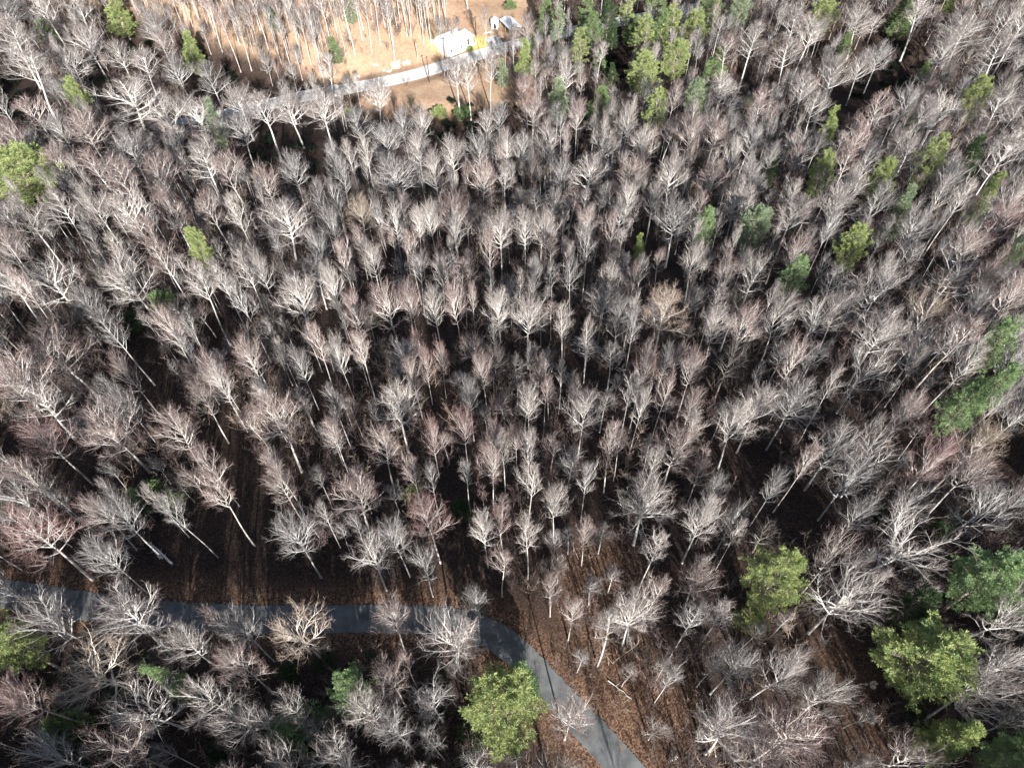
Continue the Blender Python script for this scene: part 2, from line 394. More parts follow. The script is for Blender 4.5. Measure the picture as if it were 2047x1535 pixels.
def needle_tuft(mb, rr, p, d, n, L, mi=1):
    for _ in range(n):
        v = rdir(rr, d, R(rr.uniform(8, 75)), .25); l = L*rr.uniform(.6, 1.2); s = v.orthogonal().normalized()
        s = (Matrix.Rotation(rr.uniform(0, 6.28), 3, v) @ s)*(.036*rr.uniform(.7, 1.3)); b = len(mb.v)
        a = p+v*l*.15
        m_ = a+v*l*.55; e = a+v*l
        mb.v += [tuple(a), tuple(m_+s), tuple(e), tuple(m_-s)]; mb.face((b, b+1, b+2, b+3), mi)
def pine(seed, kind):
    """kind 'p' plumed white pine with visible trunk, 'c' narrow cone, 'w' wide full crown, all 20 m tall"""
    rr = random.Random(seed); tr = MB(); cr = MB(); Ht = 20.0
    tp = [Vector((rr.gauss(0, .06)*i, rr.gauss(0, .06)*i, -.6+i*(Ht+.3)/8)) for i in range(9)]
    tr.tube(tp, [.26*(1-.9*i/8)+.015 for i in range(9)], 6)
    clear = {'p': .22, 'c': .12, 'w': .25}[kind]; Rm = {'p': 3.4, 'c': 2.6, 'w': 5.2}[kind]
    z = clear*Ht; step = {'p': 1.15, 'c': .8, 'w': 1.1}[kind]
    while z < Ht*.985:
        t = (z/Ht-clear)/(1-clear)
        if kind == 'c': prof = (1-t)**.8*(.35+.65*min(1, t*6))
        elif kind == 'p': prof = (min(1, t*3+.25))*(1-t**2.2)**.7*rr.uniform(.75, 1.1)
        else: prof = (min(1, t*2.2+.35))*(1-t**3.0)**.6*rr.uniform(.85, 1.1)
        nb = {'p': 5, 'c': 6, 'w': 7}[kind]; a0 = rr.uniform(0, 6.28)
        for j in range(nb):
            if kind == 'p' and rr.random() < .16: continue
            L = max(.5, Rm*prof*rr.uniform(.65, 1.15)); az = a0+j*6.283/nb+rr.uniform(-.35, .35)
            el = R({'p': 8+40*t, 'c': -5+35*t, 'w': 12+45*t}[kind]+rr.uniform(-8, 8))
            v = Vector((math.cos(az)*math.cos(el), math.sin(az)*math.cos(el), math.sin(el)))
            q, _ = at(tp, min(.999, (z+.6)/(Ht+.9)+.0)); c = curve(rr, q, v, L, 4, .05, .10)
            cr.tube(c, [.05, .04, .03, .02, .008], 3, 0)
            ns = int(3+L*{'p': 4.0, 'c': 3.6, 'w': 3.9}[kind])
            for k in range(ns):
                tt = .28+.72*(k+rr.random())/ns; q2, dd = at(c, min(tt, 1)); side = rdir(rr, dd, R(rr.uniform(25, 65)), .28)
                l2 = L*.24*(1.2-tt)*rr.uniform(.7, 1.4)+.22; e = q2+side*l2
                cr.tube([q2, e], [.018, 0], 3, 0)
                needle_tuft(cr, rr, e, side, 12, .40); needle_tuft(cr, rr, q2.lerp(e, .5), side, 6, .34)
            needle_tuft(cr, rr, c[-1], (c[-1]-c[-2]).normalized(), 12, .48)
        z += step*rr.uniform(.8, 1.2)
    needle_tuft(cr, rr, tp[-1], Vector((0, 0, 1)), 16, .5)
    return tr, cr
def bush(seed):
    """round leafy evergreen bush, 3 m tall, 3 m wide"""
    rr = random.Random(seed); tr = MB(); cr = MB()
    for i in range(7):
        az = rr.uniform(0, 6.28); v = Vector((math.cos(az)*.5, math.sin(az)*.5, 1)).normalized()
        c = curve(rr, Vector((0, 0, -.15)), v, rr.uniform(1.6, 2.6), 4, .15, .02); tr.tube(c, [.05, .04, .03, .02, .01], 4)
    for i in range(330):
        a = rr.uniform(0, 6.28); u = rr.uniform(-.55, 1); r = rr.random()**.4; s = math.sqrt(1-u*u) if abs(u) < 1 else 0
        lump = 1+.25*math.sin(a*3+seed)+.15*math.sin(a*5+u*6)
        p = Vector((math.cos(a)*s*1.5*r*lump, math.sin(a)*s*1.5*r*lump, 1.45+u*1.45*r)); d = (p-Vector((0, 0, .8))).normalized()
        needle_tuft(cr, rr, p, d, 9, .34, 0)
    return tr, cr
def brush(seed):
    """leafless understorey: several thin stems, 5 m tall"""
    rr = random.Random(seed); mb = MB()
    for i in range(rr.randint(4, 7)):
        az = rr.uniform(0, 6.28); s = rr.uniform(.15, .6); v = Vector((math.cos(az)*s, math.sin(az)*s, 1)).normalized()
        L = rr.uniform(2.5, 5.2); c = curve(rr, Vector((rr.uniform(-.6, .6), rr.uniform(-.6, .6), -.1)), v, L, 5, .08, .03)
        mb.tube(c, [.04, .034, .028, .02, .014, .006], 3, 0)
        for j in range(9):
            q, dd = at(c, rr.uniform(.3, 1)); u = rdir(rr, dd, R(rr.uniform(25, 55)), .15); l = rr.uniform(.5, 1.3)
            cc = curve(rr, q, u, l, 2, .12, .03); mb.tube(cc, [.02, .014, 0], 3, 0)
            for _ in range(5):
                q3, d3 = at(cc, rr.uniform(.2, 1)); mb.tube([q3, q3+rdir(rr, d3, R(rr.uniform(15, 50)), .1)*rr.uniform(.3, .6)], [.013, 0], 3, 0)
    return mb

# ---------------------------------------------------------------- bark and foliage
TONES = {'w': ((.76, .73, .69), (.33, .285, .265)), 'g': ((.60, .585, .565), (.20, .18, .175)),
         'p': ((.66, .61, .57), (.27, .20, .185)), 'r': ((.58, .52, .49), (.27, .17, .16)), 't': ((.66, .60, .53), (.42, .33, .26)),
         'k': ((.34, .31, .28), (.11, .09, .085))}
BK = {}
for k, (a, b_) in TONES.items():
    BK[k] = (mat('bark_'+k, a, 0, 1.3, .9, tuple(c*.62 for c in a), objvar=.12), mat('twig_'+k, b_, 0, .5, .9, tuple(c*.72 for c in b_), objvar=.14))
GREEN = {'k': (.022, .036, .022), 'y': (.50, .55, .22), 'g': (.30, .39, .17), 'd': (.09, .14, .06), 'o': (.42, .48, .30), 'l': (.40, .52, .25)}  # k: near-black thicket green, hollow shade put into the colour
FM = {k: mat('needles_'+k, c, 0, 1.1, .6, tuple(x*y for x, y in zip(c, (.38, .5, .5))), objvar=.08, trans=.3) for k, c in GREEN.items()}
pbark = mat('pine_bark', (.42, .36, .30), .4, 2.0, .9)
deadm = mat('bleached_wood', (.70, .68, .64), .25, 2.0, .8)

PROTO = {}
for fm in 'fbs':
    for i in range(5 if fm != 'b' else 4):
        t_, c_ = bare(100+ord(fm)*10+i, fm)
        PROTO[fm, i] = (t_.mesh('bare_trunk', [BK['w'][0]], True), c_.mesh('bare_crown', [BK['w'][0], BK['w'][1]]))
for kd in 'pcw':
    for i in range(3):
        t_, c_ = pine(500+ord(kd)*7+i, kd); PROTO['pine', kd, i] = (t_.mesh('pine_trunk', [pbark], True), c_.mesh('pine_crown', [pbark, FM['g']]))
for i in range(3):
    t_, c_ = bush(800+i); PROTO['bush', i] = (t_.mesh('bush_stems', [pbark]), c_.mesh('bush_foliage', [FM['g']]))
def setmat(o, k, m): s = o.material_slots[k]; s.link = 'OBJECT'; s.material = m

placed = []                                              # x, y, crown radius of every standing tree
rnd = random.Random(11)
# ---------------------------------------------------------------- evergreens: x, y, width in photo px, tone, kind, phrase
EV = """
1118 52 36 o p|tall frosty pine nearest the white carport
1160 98 44 y p|tall pine with a long bare white trunk
1172 28 42 g p|pine at the top behind the white-trunked pine
1199 112 30 g c|narrow pine right of the white-trunked pine
1255 20 36 y p|narrow yellow pine atop the grove's left
1288 72 60 y p|open tiered pine beside the black gap
1287 148 78 y w|largest yellow-green pine of the hillside grove
1350 122 62 y w|bushy pine right of the largest grove pine
1342 52 56 y p|pine behind the bushy grove pine
1390 62 56 y w|full pine in the middle of the grove
1418 22 56 g w|mid-green pine at the top of the grove
1478 22 48 o w|pale hazy pine ending the grove at right
1433 130 50 g c|lone conical pine just right of the grove
1118 192 50 o c|frosty cone pine left below the grove
1200 208 55 g c|dark-sided cone pine below the black gap
1312 222 60 y p|drooping yellow pine below the grove
1388 202 50 o w|grey-green pine beside the whitest bare crown
1050 114 36 y c|yellow pine at the far road's right end
1066 80 22 g c|slim little pine right of the carport
1004 142 26 o c|little pale pine below the gravel pad
1092 22 36 g c|dark top-edge pine right of the carport
1310 16 48 g w|pine at the top above the tiered pine
1127 102 18 g c|tiny pine at the frosty pine's foot
1152 70 30 d c|dark pine between the frosty and white-trunked pines
1262 58 32 g c|narrow pine just left of the tiered pine
1184 66 44 g w|wide green pine over the far road's hidden end
1216 44 44 d w|dark wide pine left of the narrow yellow pine
1322 60 40 g w|green pine hidden behind the tiered pine
1225 70 26 d c|dark pine in shade left of the tiered pine
1225 150 26 d c|dark slim pine in the black gap
1646 28 56 y w|yellow pine at the top right woods
1808 22 46 g c|green top-edge pine above the shady hollow
1902 2 28 y c|yellow pine tip on the top edge
1690 86 28 g c|small green pine left above the shady hollow
1948 200 50 y w|yellow-green pine right of the shady hollow
1663 252 36 y c|tall narrow yellow pine in the right woods
1640 350 54 y w|full yellow pine below the tall narrow one
1546 336 26 l c|small bright pine beside the full yellow pine
1862 318 62 y p|brightest gold-green pine at right
1757 365 56 y w|wide pine left below the gold-green pine
1940 312 44 d c|dark pine right of the gold-green pine
1972 392 40 y c|yellow pine right below the gold-green pine
1850 138 22 g c|small pine inside the shady hollow
1825 238 28 o c|small frosty pine below the shady hollow
45 350 132 y w|huge plumed pine at the left edge
404 505 50 y w|bright pine among the left woods' slender trees
158 200 40 y w|bright pine beside the crooked white top-left tree
235 22 46 y c|olive pine at the top left
382 98 40 y c|olive pine at the far hillside's foot
92 62 34 g c|green pine in the top left corner
140 -30 30 g c|green pine tip at the top left edge
425 240 44 o c|frosty green pine behind the spreading white trees
668 96 28 g c|slim green pine among the hillside trunks
545 30 30 o c|pale pine at the top of the hillside
700 15 26 o c|pale bush-topped pine on the hillside
1282 492 30 y c|slim yellow pine in the middle woods
1407 466 50 l w|round bright pine left of its taller twin
1505 464 74 o w|tall frosty pine in the right middle woods
1700 500 66 y w|fan-shaped gold pine in the right middle woods
1582 566 58 l w|bright pine left below the fan-shaped gold pine
1802 420 48 o c|faint olive pine above the middle right woods
1988 694 66 l w|bright pine near the right edge
1920 815 78 l w|feathery pine sprawling low at right
1985 780 58 l w|upper twin of the feathery sprawling pine
1545 1160 128 y w|big bushy evergreen right of the litter clearing
1850 1325 170 y w|great evergreen in the lower right corner woods
1966 1165 130 l w|dense evergreen at the lower right edge
2025 1170 90 l w|evergreen cut by the lower right edge
1910 1475 70 y c|olive evergreen below the great evergreen
2022 1512 84 l w|evergreen in the bottom right corner
1818 1222 64 d w|dark evergreen behind the great evergreen
22 1288 96 y w|yellow evergreen on the roadside left edge
335 1355 46 l c|small vivid evergreen in the lower left woods
705 1385 96 l w|bright evergreen below the middle of the road
1008 1412 176 y w|huge bright evergreen at the road bend
1052 1350 60 l c|pointed evergreen tip at the road's inner bend
2035 505 40 o w|pale green pine cut by the right edge
"""
LM = []
evn = 0
for ln in EV.strip().split('\n'):
    a, ph = ln.split('|'); x, y, wd, tone, kd = a.split(); x, y, wd = float(x), float(y), float(wd)
    near = y > 1100
    h = {'p': 20, 'c': 17, 'w': 17.5}[kd]*(1 if wd > 34 else .62)
    if wd < 26: h = 8
    p, dist = hit(x, y, h*.62); wm = wd*dist/F/1.02; h = max(h, wm*1.3) if wm < 11 else max(h, 15)
    o = thing('pine_tree', ph, 'tree', p, rnd.uniform(0, 6.28), 'evergreens scattered through the bare woods'); evn += 1
    t_, c_ = PROTO['pine', kd, rnd.randrange(3)]; w0 = {'p': 6.8, 'c': 5.0, 'w': 10.0}[kd]; s = wm/w0*1.05; sz = h/20
    o.scale = (s, s, sz)
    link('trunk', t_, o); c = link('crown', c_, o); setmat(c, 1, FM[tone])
    placed.append((p.x, p.y, wm*.42)); LM.append((x, y, 'the '+ph))
# green bushes
BU = """
699 228 22 y|round bright bush beside the far road's shade
1034 336 24 l|round lime green bush alone among grey crowns
1238 436 16 y|tiny yellow-green bush in the middle woods
326 606 46 l|vivid green bush under slender trees at left
374 632 42 d|dark bush right of the vivid green one
262 652 50 d|deep green thicket below the vivid green bush
298 995 60 g|green rhododendron thicket above the road at left
346 1000 40 g|smaller green thicket beside the rhododendron thicket
822 988 40 y|yellow-green bush under a thin tree mid slope
918 1022 48 d|dark green bush in deep shade mid slope
138 1462 70 g|green thicket at the bottom left
590 1462 84 l|broad green thicket left below the bright evergreen
655 1440 60 g|green thicket at the bright evergreen's foot
648 1322 40 d|dark bush under the tan-leaved tree
745 640 30 d|dark bush high on the middle slope
1500 1240 60 y|olive thicket at the bushy evergreen's foot
940 98 14 y|small round bush on the roadside lawn
1344 270 24 g|small dark green bush below the drooping pine
1497 206 20 y|small yellow bush at the grove's right
878 230 30 y|olive bush at the clearing's shady lower edge
925 232 34 g|green bush in shade below the clearing
230 487 36 g|faint green bush in the left woods
1660 880 30 d|dark bush beneath the spreading right-hand crowns
1020 15 22 g|green bush on the slope behind the carport
"""
for ln in BU.strip().split('\n'):
    a, ph = ln.split('|'); x, y, wd, tone = a.split(); x, y, wd = float(x), float(y), float(wd)
    p, dist = hit(x, y, 1.2); wm = wd*dist/F
    o = thing('evergreen_bush', ph, 'bush', p, rnd.uniform(0, 6.28), 'evergreen bushes'); s = wm/3.3
    o.scale = (s, s, min(1.6, max(.7, s*.85)))
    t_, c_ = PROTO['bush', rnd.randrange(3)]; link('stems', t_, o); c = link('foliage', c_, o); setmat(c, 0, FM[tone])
    placed.append((p.x, p.y, wm*.3)); LM.append((x, y, 'the '+ph))
LM += [(905, 90, 'the white house'), (1015, 45, 'the white carport'), (988, 47, 'the little shed'), (845, 130, 'the roadside rocks'),
       (640, 185, 'the bridge guardrails'), (860, 150, 'the roadside pole'), (1190, 1150, 'the striped leaf clearing'),
       (1180, 1400, 'the lit stretch of near road'), (350, 1215, 'the dark left stretch of near road'), (780, 1225, "the near road's middle stretch"),
       (1650, 1330, 'the brown clearing at lower right'), (750, 60, 'the steep far hillside'), (1750, 170, 'the shady hollow')]

# ---------------------------------------------------------------- bare trees, crown centre and width in photo px
BT = """
178 88 66wb 20 20 58gf 25 82 66ws 55 145 66ws 138 125 70wb 95 20 46ws 155 15 52ws 238 112 50wf 290 142 64ws 358 142 58gf
425 160 58gf 312 58 56gf 335 92 44pf 258 200 112wb 335 232 92wb 398 225 84wb 175 262 78pf 78 232 62ps 480 205 60wf 262 305 84gf
125 325 60pf 35 285 48ps 205 345 66ps 418 338 74ws 325 350 64pf 470 352 62ps 480 258 58gf 120 262 44gf 250 372 66ps
532 228 76ws 584 215 76wf 647 222 76wf 720 250 58gf 750 192 58wf 652 145 40ws 842 245 48wf 808 248 40gf 838 300 58wf 775 285 72gf
732 312 34ws 704 322 34ws 668 318 42gf 792 352 98gf 680 352 54gf 588 345 58gf 532 370 54pf 905 310 54wf 950 305 62gf 1008 295 44wf
970 260 44ws 998 235 44gf 872 348 58wf 962 355 62pf 1005 328 26ps 914 150 56ws 936 155 46ws 978 140 42ws
1055 182 45rf 1065 225 60pf 1090 288 54ws 1134 280 22ps 1155 232 38pf 1045 300 50gf 1208 285 64wb 1250 248 44wf 1288 292 58wf 1172 350 78wf
1265 355 64pf 1345 350 64wf 1380 265 64pf 1428 268 64pf 1446 178 62wf 1500 90 56ws 1455 105 42ps 1130 145 44wb 1518 225 54ps 1497 280 58gf
1460 318 42wf 1288 188 34gf 1345 205 42ps 1128 350 54gf 1420 360 62pf 1500 360 58gf 1052 58 38pf
1585 50 64ws 1612 72 52ws 1722 40 58wf 1838 35 52ws 1925 70 88wf 2000 45 52ws 2035 60 44ws 1575 120 58ws 1672 150 62wf 1722 135 44wf
1755 118 48gf 1888 100 54wf 1998 115 62ws 1605 190 58ws 1592 295 74wb 1630 225 46ws 1758 232 58ps 1808 205 48gf 1882 215 64wb 1848 240 42ws
1710 285 52ps 1805 300 58wf 1690 325 52ps 2000 215 62ws 2030 280 56ws 1992 325 66ws 1735 330 42gs 1897 360 48gf 1960 270 42pf 1700 380 50wf
62 445 58ws 125 430 58ws 195 418 52ws 270 430 76ws 345 430 52ps 430 425 48ps 483 435 52ws 100 550 94wb 20 575 58ws 52 585 38ps
262 560 98wf 335 520 52ps 402 580 58ws 446 565 48ws 492 540 58wf 488 610 48gs 122 705 108pf 48 760 104pf 335 655 48pf 430 755 64pf
500 725 60pf 255 745 48pf 235 665 52gs 180 605 56gf 372 700 34gs 15 490 48ps 300 485 50ps
565 455 104wf 660 448 54gf 718 432 58tf 788 445 58wb 832 445 40wf 864 440 42wf 905 428 74pf 912 465 35gf 1000 462 58wf 745 520 42wf
825 505 38ps 835 545 32gs 880 545 35wf 977 510 42ps 690 525 42ps 640 500 52gb 590 600 94wf 665 580 58wf 708 625 48pf 778 610 76pb
822 605 48pf 870 615 54wf 912 605 48pf 945 605 28ps 995 620 58wf 632 692 44ps 678 710 48wf 722 708 48ps 850 728 35rf 880 718 35rf
828 755 48pf 968 745 48pf 600 730 42gf 835 690 28rf 640 405 34gs 675 400 34gs 522 540 44wf
1050 455 58wf 1090 468 58wf 1173 449 48pf 1221 470 38ps 1254 400 48wf 1306 400 44wf 1350 445 90gf 1475 405 62wf 1391 525 58wf 1213 560 48wf
1145 560 42gs 1282 545 32gs 1262 565 32ps 1328 630 100tf 1240 640 58gf 1265 660 38gs 1435 650 68wf 1492 655 72pf 1056 640 74wf 1128 655 46ws
1383 740 48pf 1290 735 52pf 1450 552 48pb 1508 545 58wb 1068 550 38gf 1173 500 42gs 1330 720 32gf 1177 675 32ws 1075 745 34pf
1585 425 68wf 1673 408 68wf 1655 460 38gs 1597 510 68pf 1830 465 66gf 1752 578 94wb 1850 618 74tb 1905 545 88gb 1930 500 66pf 1962 565 48pf
1940 625 58gf 1560 635 68wf 1633 635 74wb 1678 625 58wf 1755 672 94wf 1730 735 88wb 1842 690 74wb 1900 685 74ps 2020 595 58pf 2032 660 46wf
2015 400 56wf 1880 400 38ws 1912 405 38ws 1998 450 62rf 1925 725 54ws 1590 715 56pb 1755 415 46gs 2028 722 46gf
70 795 108wb 225 860 104pf 95 880 78rf 350 865 78pf 402 800 58pf 440 770 48wf 255 815 46gf 25 985 68gb 60 960 72pf 80 1080 108rf
235 1030 78gf 440 1000 60ps 360 1030 46gs 215 1120 68gf 420 930 56pf
555 850 104pf 795 820 104wf 762 895 74pf 668 875 46ps 708 988 104pf 860 1040 84rf 792 1075 64gf 592 1075 84gf 562 970 58pf 925 850 58rf
862 875 44rf 985 880 48pf 980 935 58pf 930 950 34gs 822 955 44ps 968 1060 58wf 1002 1045 44rf 845 1125 58gb 742 1110 78wb 862 965 38gs
672 815 38gs 938 795 46gf
1056 810 48wf 1090 790 36ps 1165 825 88wf 1258 795 42ws 1280 818 46ws 1325 795 46ps 1383 810 48pf 1352 893 94pf 1225 893 54ps 1475 848 78wf
1515 815 78wf 1056 905 46ws 1056 970 54ws 1113 1008 58wf 1056 1075 54ws 1290 1010 122wf 1173 1065 46pf 1400 1045 78wf 1428 985 48gf 1173 960 44gs
1468 1035 56gb 1302 1110 58ws 1302 940 44ws 1032 880 38pf
1580 810 88gf 1665 897 88wb 1745 910 98wb 1810 830 58pf 1858 920 64rf 1950 892 78tf 1935 950 78pf 1810 1085 150wb 1697 960 76gb 1960 1010 96gb
1670 1110 76pb 1605 930 46ps 2020 830 56gs 1545 975 42gf 1826 1000 66gb 2036 1000 46gb 1717 1030 56gf
105 1245 94wb 255 1248 128wf 370 1285 78wf 190 1340 136tb 408 1400 86wb 485 1262 68gf 485 1335 78pf 290 1415 116wb 50 1400 78rf 470 1440 86wb
425 1240 34pf 100 1515 78wb 5 1180 44gf 240 1500 96pb
600 1265 110tb 780 1240 74pf 900 1275 128wf 780 1360 74pf 735 1425 86wf 585 1410 58wb 795 1455 78gf 520 1440 58gb 810 1325 38ps 680 1515 86wb
570 1520 76wb 948 1212 56gf
1265 1232 98wf 1215 1265 66ws 1306 1190 56ps 1378 1248 62gs 1140 1432 88pf 1468 1332 84gf 1460 1465 128wf 1145 1223 48pf 1520 1515 96pf 1105 1175 46pf
1340 1355 44gs 1430 1325 46gf
1685 1200 130wb 1560 1340 78wf 1650 1397 84wf 1576 1475 126pf 2010 1230 86wb 2010 1335 78wf 1950 1393 96wf 1826 1515 86pb
"""
HILL = "846 87 789 118 743 105 761 91 891 51 862 88 822 73 814 74 667 110 675 70 637 115 602 110 557 98 537 100 710 110 935 18 880 58 385 80 482 145 503 142 445 105 726 60 770 55 700 80 800 45 620 70 580 60 520 60"
import re
bare_list = [(float(a), float(b), float(c), t, f, 0) for a, b, c, t, f in re.findall(r'(-?\d+) (-?\d+) (\d+)([wgprt])([fbs])', BT)]
hv = list(map(float, HILL.split())); bare_list += [(hv[i], hv[i+1], 40.0, 'w' if i % 4 else 'p', 's', 1) for i in range(0, len(hv), 2)]
TW = {'w': 'pale', 'g': 'grey', 'p': 'pinkish-brown', 'r': 'reddish', 't': 'tan-tipped'}
FW = {'f': 'domed', 'b': 'spreading', 's': 'slender'}
recs = []
for x, y, wd, tone, fm, hill in bare_list:
    h = {'f': 19.0, 'b': 18.0, 's': 21.5}[fm]*rnd.uniform(.94, 1.06)
    if hill:
        p, dist = hit(x, y, 0); wm = rnd.uniform(5.5, 7); h = rnd.uniform(20, 24)
    else:
        p, dist = hit(x, y, h*.72); wm = (wd*dist)/F*1.02
        if wm < 4.5: h *= max(.6, .55+wm*.1); p, dist = hit(x, y, h*.72); wm = (wd*dist)/F*1.02
    du, dl = dist_roads(p.x, p.y)
    recs.append((x, y, wd, tone, fm, p, wm, h))
lab = {}
for i, (x, y, wd, tone, fm, p, wm, h) in enumerate(recs):
    tx, ty = pxof(p+Vector((0, 0, h*.7)))
    L = min(LM, key=lambda q: (q[0]-tx)**2+(q[1]-ty)**2*1.2); dx, dy = tx-L[0], ty-L[1]
    dr = ('left of' if dx < 0 else 'right of') if abs(dx) > abs(dy) else ('above' if dy < 0 else 'below')
    size = 'large ' if wm > 8.3 else ('small ' if wm < 4.6 else '')
    lab.setdefault((size+TW[tone]+' '+FW[fm], dr, L[2]), []).append((math.hypot(dx, dy), i))
LABEL = {}
ORD = ['nearest', 'second-nearest', 'third-nearest', 'fourth-nearest', 'fifth-nearest', 'sixth-nearest', 'seventh-nearest', 'eighth-nearest', 'ninth-nearest', 'tenth-nearest']
for (look, dr, ref), lst in lab.items():
    lst.sort()
    for k, (_, i) in enumerate(lst):
        nm = look+' bare tree '+dr+' '+ref
        if len(lst) > 1: nm = ORD[min(k, 9)]+' '+nm
        wds = nm.split()
        if len(wds) > 16: nm = nm.replace(' bare tree ', ' tree '); wds = nm.split()
        if len(wds) > 16: print('LONG', len(wds), nm)
        LABEL[i] = ' '.join(wds)
for i, (x, y, wd, tone, fm, p, wm, h) in enumerate(recs):
    o = thing('bare_tree', LABEL[i], 'tree', p, rnd.uniform(0, 6.28), 'leafless trees covering the slope')
    t_, c_ = PROTO[fm, rnd.randrange(4 if fm == 'b' else 5)]; s = wm/(2*FORM[fm]['R'])*1.02; sz = h/20
    o.scale = (s, s, sz)
    tk = link('trunk', t_, o); tk.scale = (max(1, .8/s), max(1, .8/s), 1)
    if s < .8: tk.scale = (1, 1, 1)
    c = link('crown', c_, o)
    setmat(tk, 0, BK[tone][0]); setmat(c, 0, BK[tone][0]); setmat(c, 1, BK[tone][1])
    placed.append((p.x, p.y, wm*.42))

# ---------------------------------------------------------------- the rest of the wood and the understorey: two objects of stuff
def scatter(name, label, meshes, pts, cat='forest'):
    """pts: x, y, z, rotation, sx, sz, index"""
    col = bpy.data.collections.new(name+'_kinds')
    for i, m in enumerate(meshes):
        o = bpy.data.objects.new('%s_kind_%02d' % (name, i), m); col.objects.link(o)
    me = bpy.data.meshes.new(name); a = np.array(pts)
    me.vertices.add(len(a)); me.vertices.foreach_set('co', a[:, :3].ravel())
    at_ = me.attributes.new('pidx', 'INT', 'POINT'); at_.data.foreach_set('value', a[:, 6].astype(int))
    r = np.zeros((len(a), 3)); r[:, 2] = a[:, 3]; at_ = me.attributes.new('rot', 'FLOAT_VECTOR', 'POINT'); at_.data.foreach_set('vector', r.ravel())
    s = np.stack([a[:, 4], a[:, 4], a[:, 5]], -1); at_ = me.attributes.new('scl', 'FLOAT_VECTOR', 'POINT'); at_.data.foreach_set('vector', s.ravel())
    ob = link(name, me); tag(ob, label, cat, kind='stuff')
    g = bpy.data.node_groups.new(name, 'GeometryNodeTree')
    g.interface.new_socket('Geometry', in_out='INPUT', socket_type='NodeSocketGeometry')
    g.interface.new_socket('Geometry', in_out='OUTPUT', socket_type='NodeSocketGeometry')
    gi = g.nodes.new('NodeGroupInput'); go = g.nodes.new('NodeGroupOutput'); ip = g.nodes.new('GeometryNodeInstanceOnPoints')
    m2p = g.nodes.new('GeometryNodeMeshToPoints'); ci = g.nodes.new('GeometryNodeCollectionInfo'); ci.inputs['Collection'].default_value = col
    ci.inputs['Separate Children'].default_value = True; ci.inputs['Reset Children'].default_value = True
    def na(nm, ty):
        x = g.nodes.new('GeometryNodeInputNamedAttribute'); x.data_type = ty; x.inputs['Name'].default_value = nm; return x.outputs['Attribute']
    g.links.new(gi.outputs[0], m2p.inputs[0]); g.links.new(m2p.outputs[0], ip.inputs['Points'])
    g.links.new(ci.outputs[0], ip.inputs['Instance']); ip.inputs['Pick Instance'].default_value = True
    g.links.new(na('pidx', 'INT'), ip.inputs['Instance Index'])
    rv = na('rot', 'FLOAT_VECTOR'); e2r = g.nodes.new('FunctionNodeEulerToRotation'); g.links.new(rv, e2r.inputs[0])
    g.links.new(e2r.outputs[0], ip.inputs['Rotation']); g.links.new(na('scl', 'FLOAT_VECTOR'), ip.inputs['Scale'])
    g.links.new(ip.outputs[0], go.inputs[0])
    md = ob.modifiers.new('scatter', 'NODES'); md.node_group = g
    return ob
CLEAR = [FIELD, YARD]
def pt_in(x, y, poly): return bool(poly_mask(np.array([x]), np.array([y]), poly)[0])
class Grid:
    def __init__(s, c): s.c = c; s.d = {}
    def add(s, x, y, r): s.d.setdefault((int(x//s.c), int(y//s.c)), []).append((x, y, r))
    def ok(s, x, y, r, f=1.0):
        i, j = int(x//s.c), int(y//s.c)
        for a in (i-1, i, i+1):
            for b in (j-1, j, j+1):
                for q in s.d.get((a, b), ()):
                    if (q[0]-x)**2+(q[1]-y)**2 < ((q[2]+r)*f)**2: return False
        return True
G = Grid(12.0)
for p in placed: G.add(*p)
def visible(x, y, z, m=150):
    u, v = pxof((x, y, z)); return -m < u < 2047+m and -m < v < 1535+m
kinds = []; kf = []
for (fm, i) in [k for k in PROTO if len(k) == 2 and k[0] in 'fbs' and k[0] != 'bush']:
    tone = 'gkpkg'[i % 5] if fm != 's' else 'wgwpg'[i % 5]
    t_, c_ = PROTO[fm, i]; kinds.append((fm, tone, t_, c_))
def joined(t_, c_, tone):
    nv = len(t_.vertices); a = np.empty(nv*3); t_.vertices.foreach_get('co', a); b = np.empty(len(c_.vertices)*3); c_.vertices.foreach_get('co', b)
    v = np.concatenate([a, b]).reshape(-1, 3)
    la_ = np.empty(len(t_.loops), int); t_.loops.foreach_get('vertex_index', la_); lb = np.empty(len(c_.loops), int); c_.loops.foreach_get('vertex_index', lb)
    lo = np.concatenate([la_, lb+nv])
    ta = np.empty(len(t_.polygons), int); t_.polygons.foreach_get('loop_total', ta); tb = np.empty(len(c_.polygons), int); c_.polygons.foreach_get('loop_total', tb)
    lt = np.concatenate([ta, tb]); ls = np.concatenate([[0], np.cumsum(lt)[:-1]])
    mb_ = np.empty(len(tb), int); c_.polygons.foreach_get('material_index', mb_); mi = np.concatenate([np.zeros(len(ta), int), mb_])
    m = bpy.data.meshes.new('joined'); m.vertices.add(len(v)); m.vertices.foreach_set('co', v.ravel()); m.loops.add(len(lo)); m.polygons.add(len(lt))
    m.loops.foreach_set('vertex_index', lo); m.polygons.foreach_set('loop_start', ls); m.polygons.foreach_set('loop_total', lt)
    m.materials.append(BK[tone][0]); m.materials.append(BK[tone][1]); m.polygons.foreach_set('material_index', mi); m.update(); return m
km = [joined(k[2], k[3], k[1]) for k in kinds]
bt_pts = []
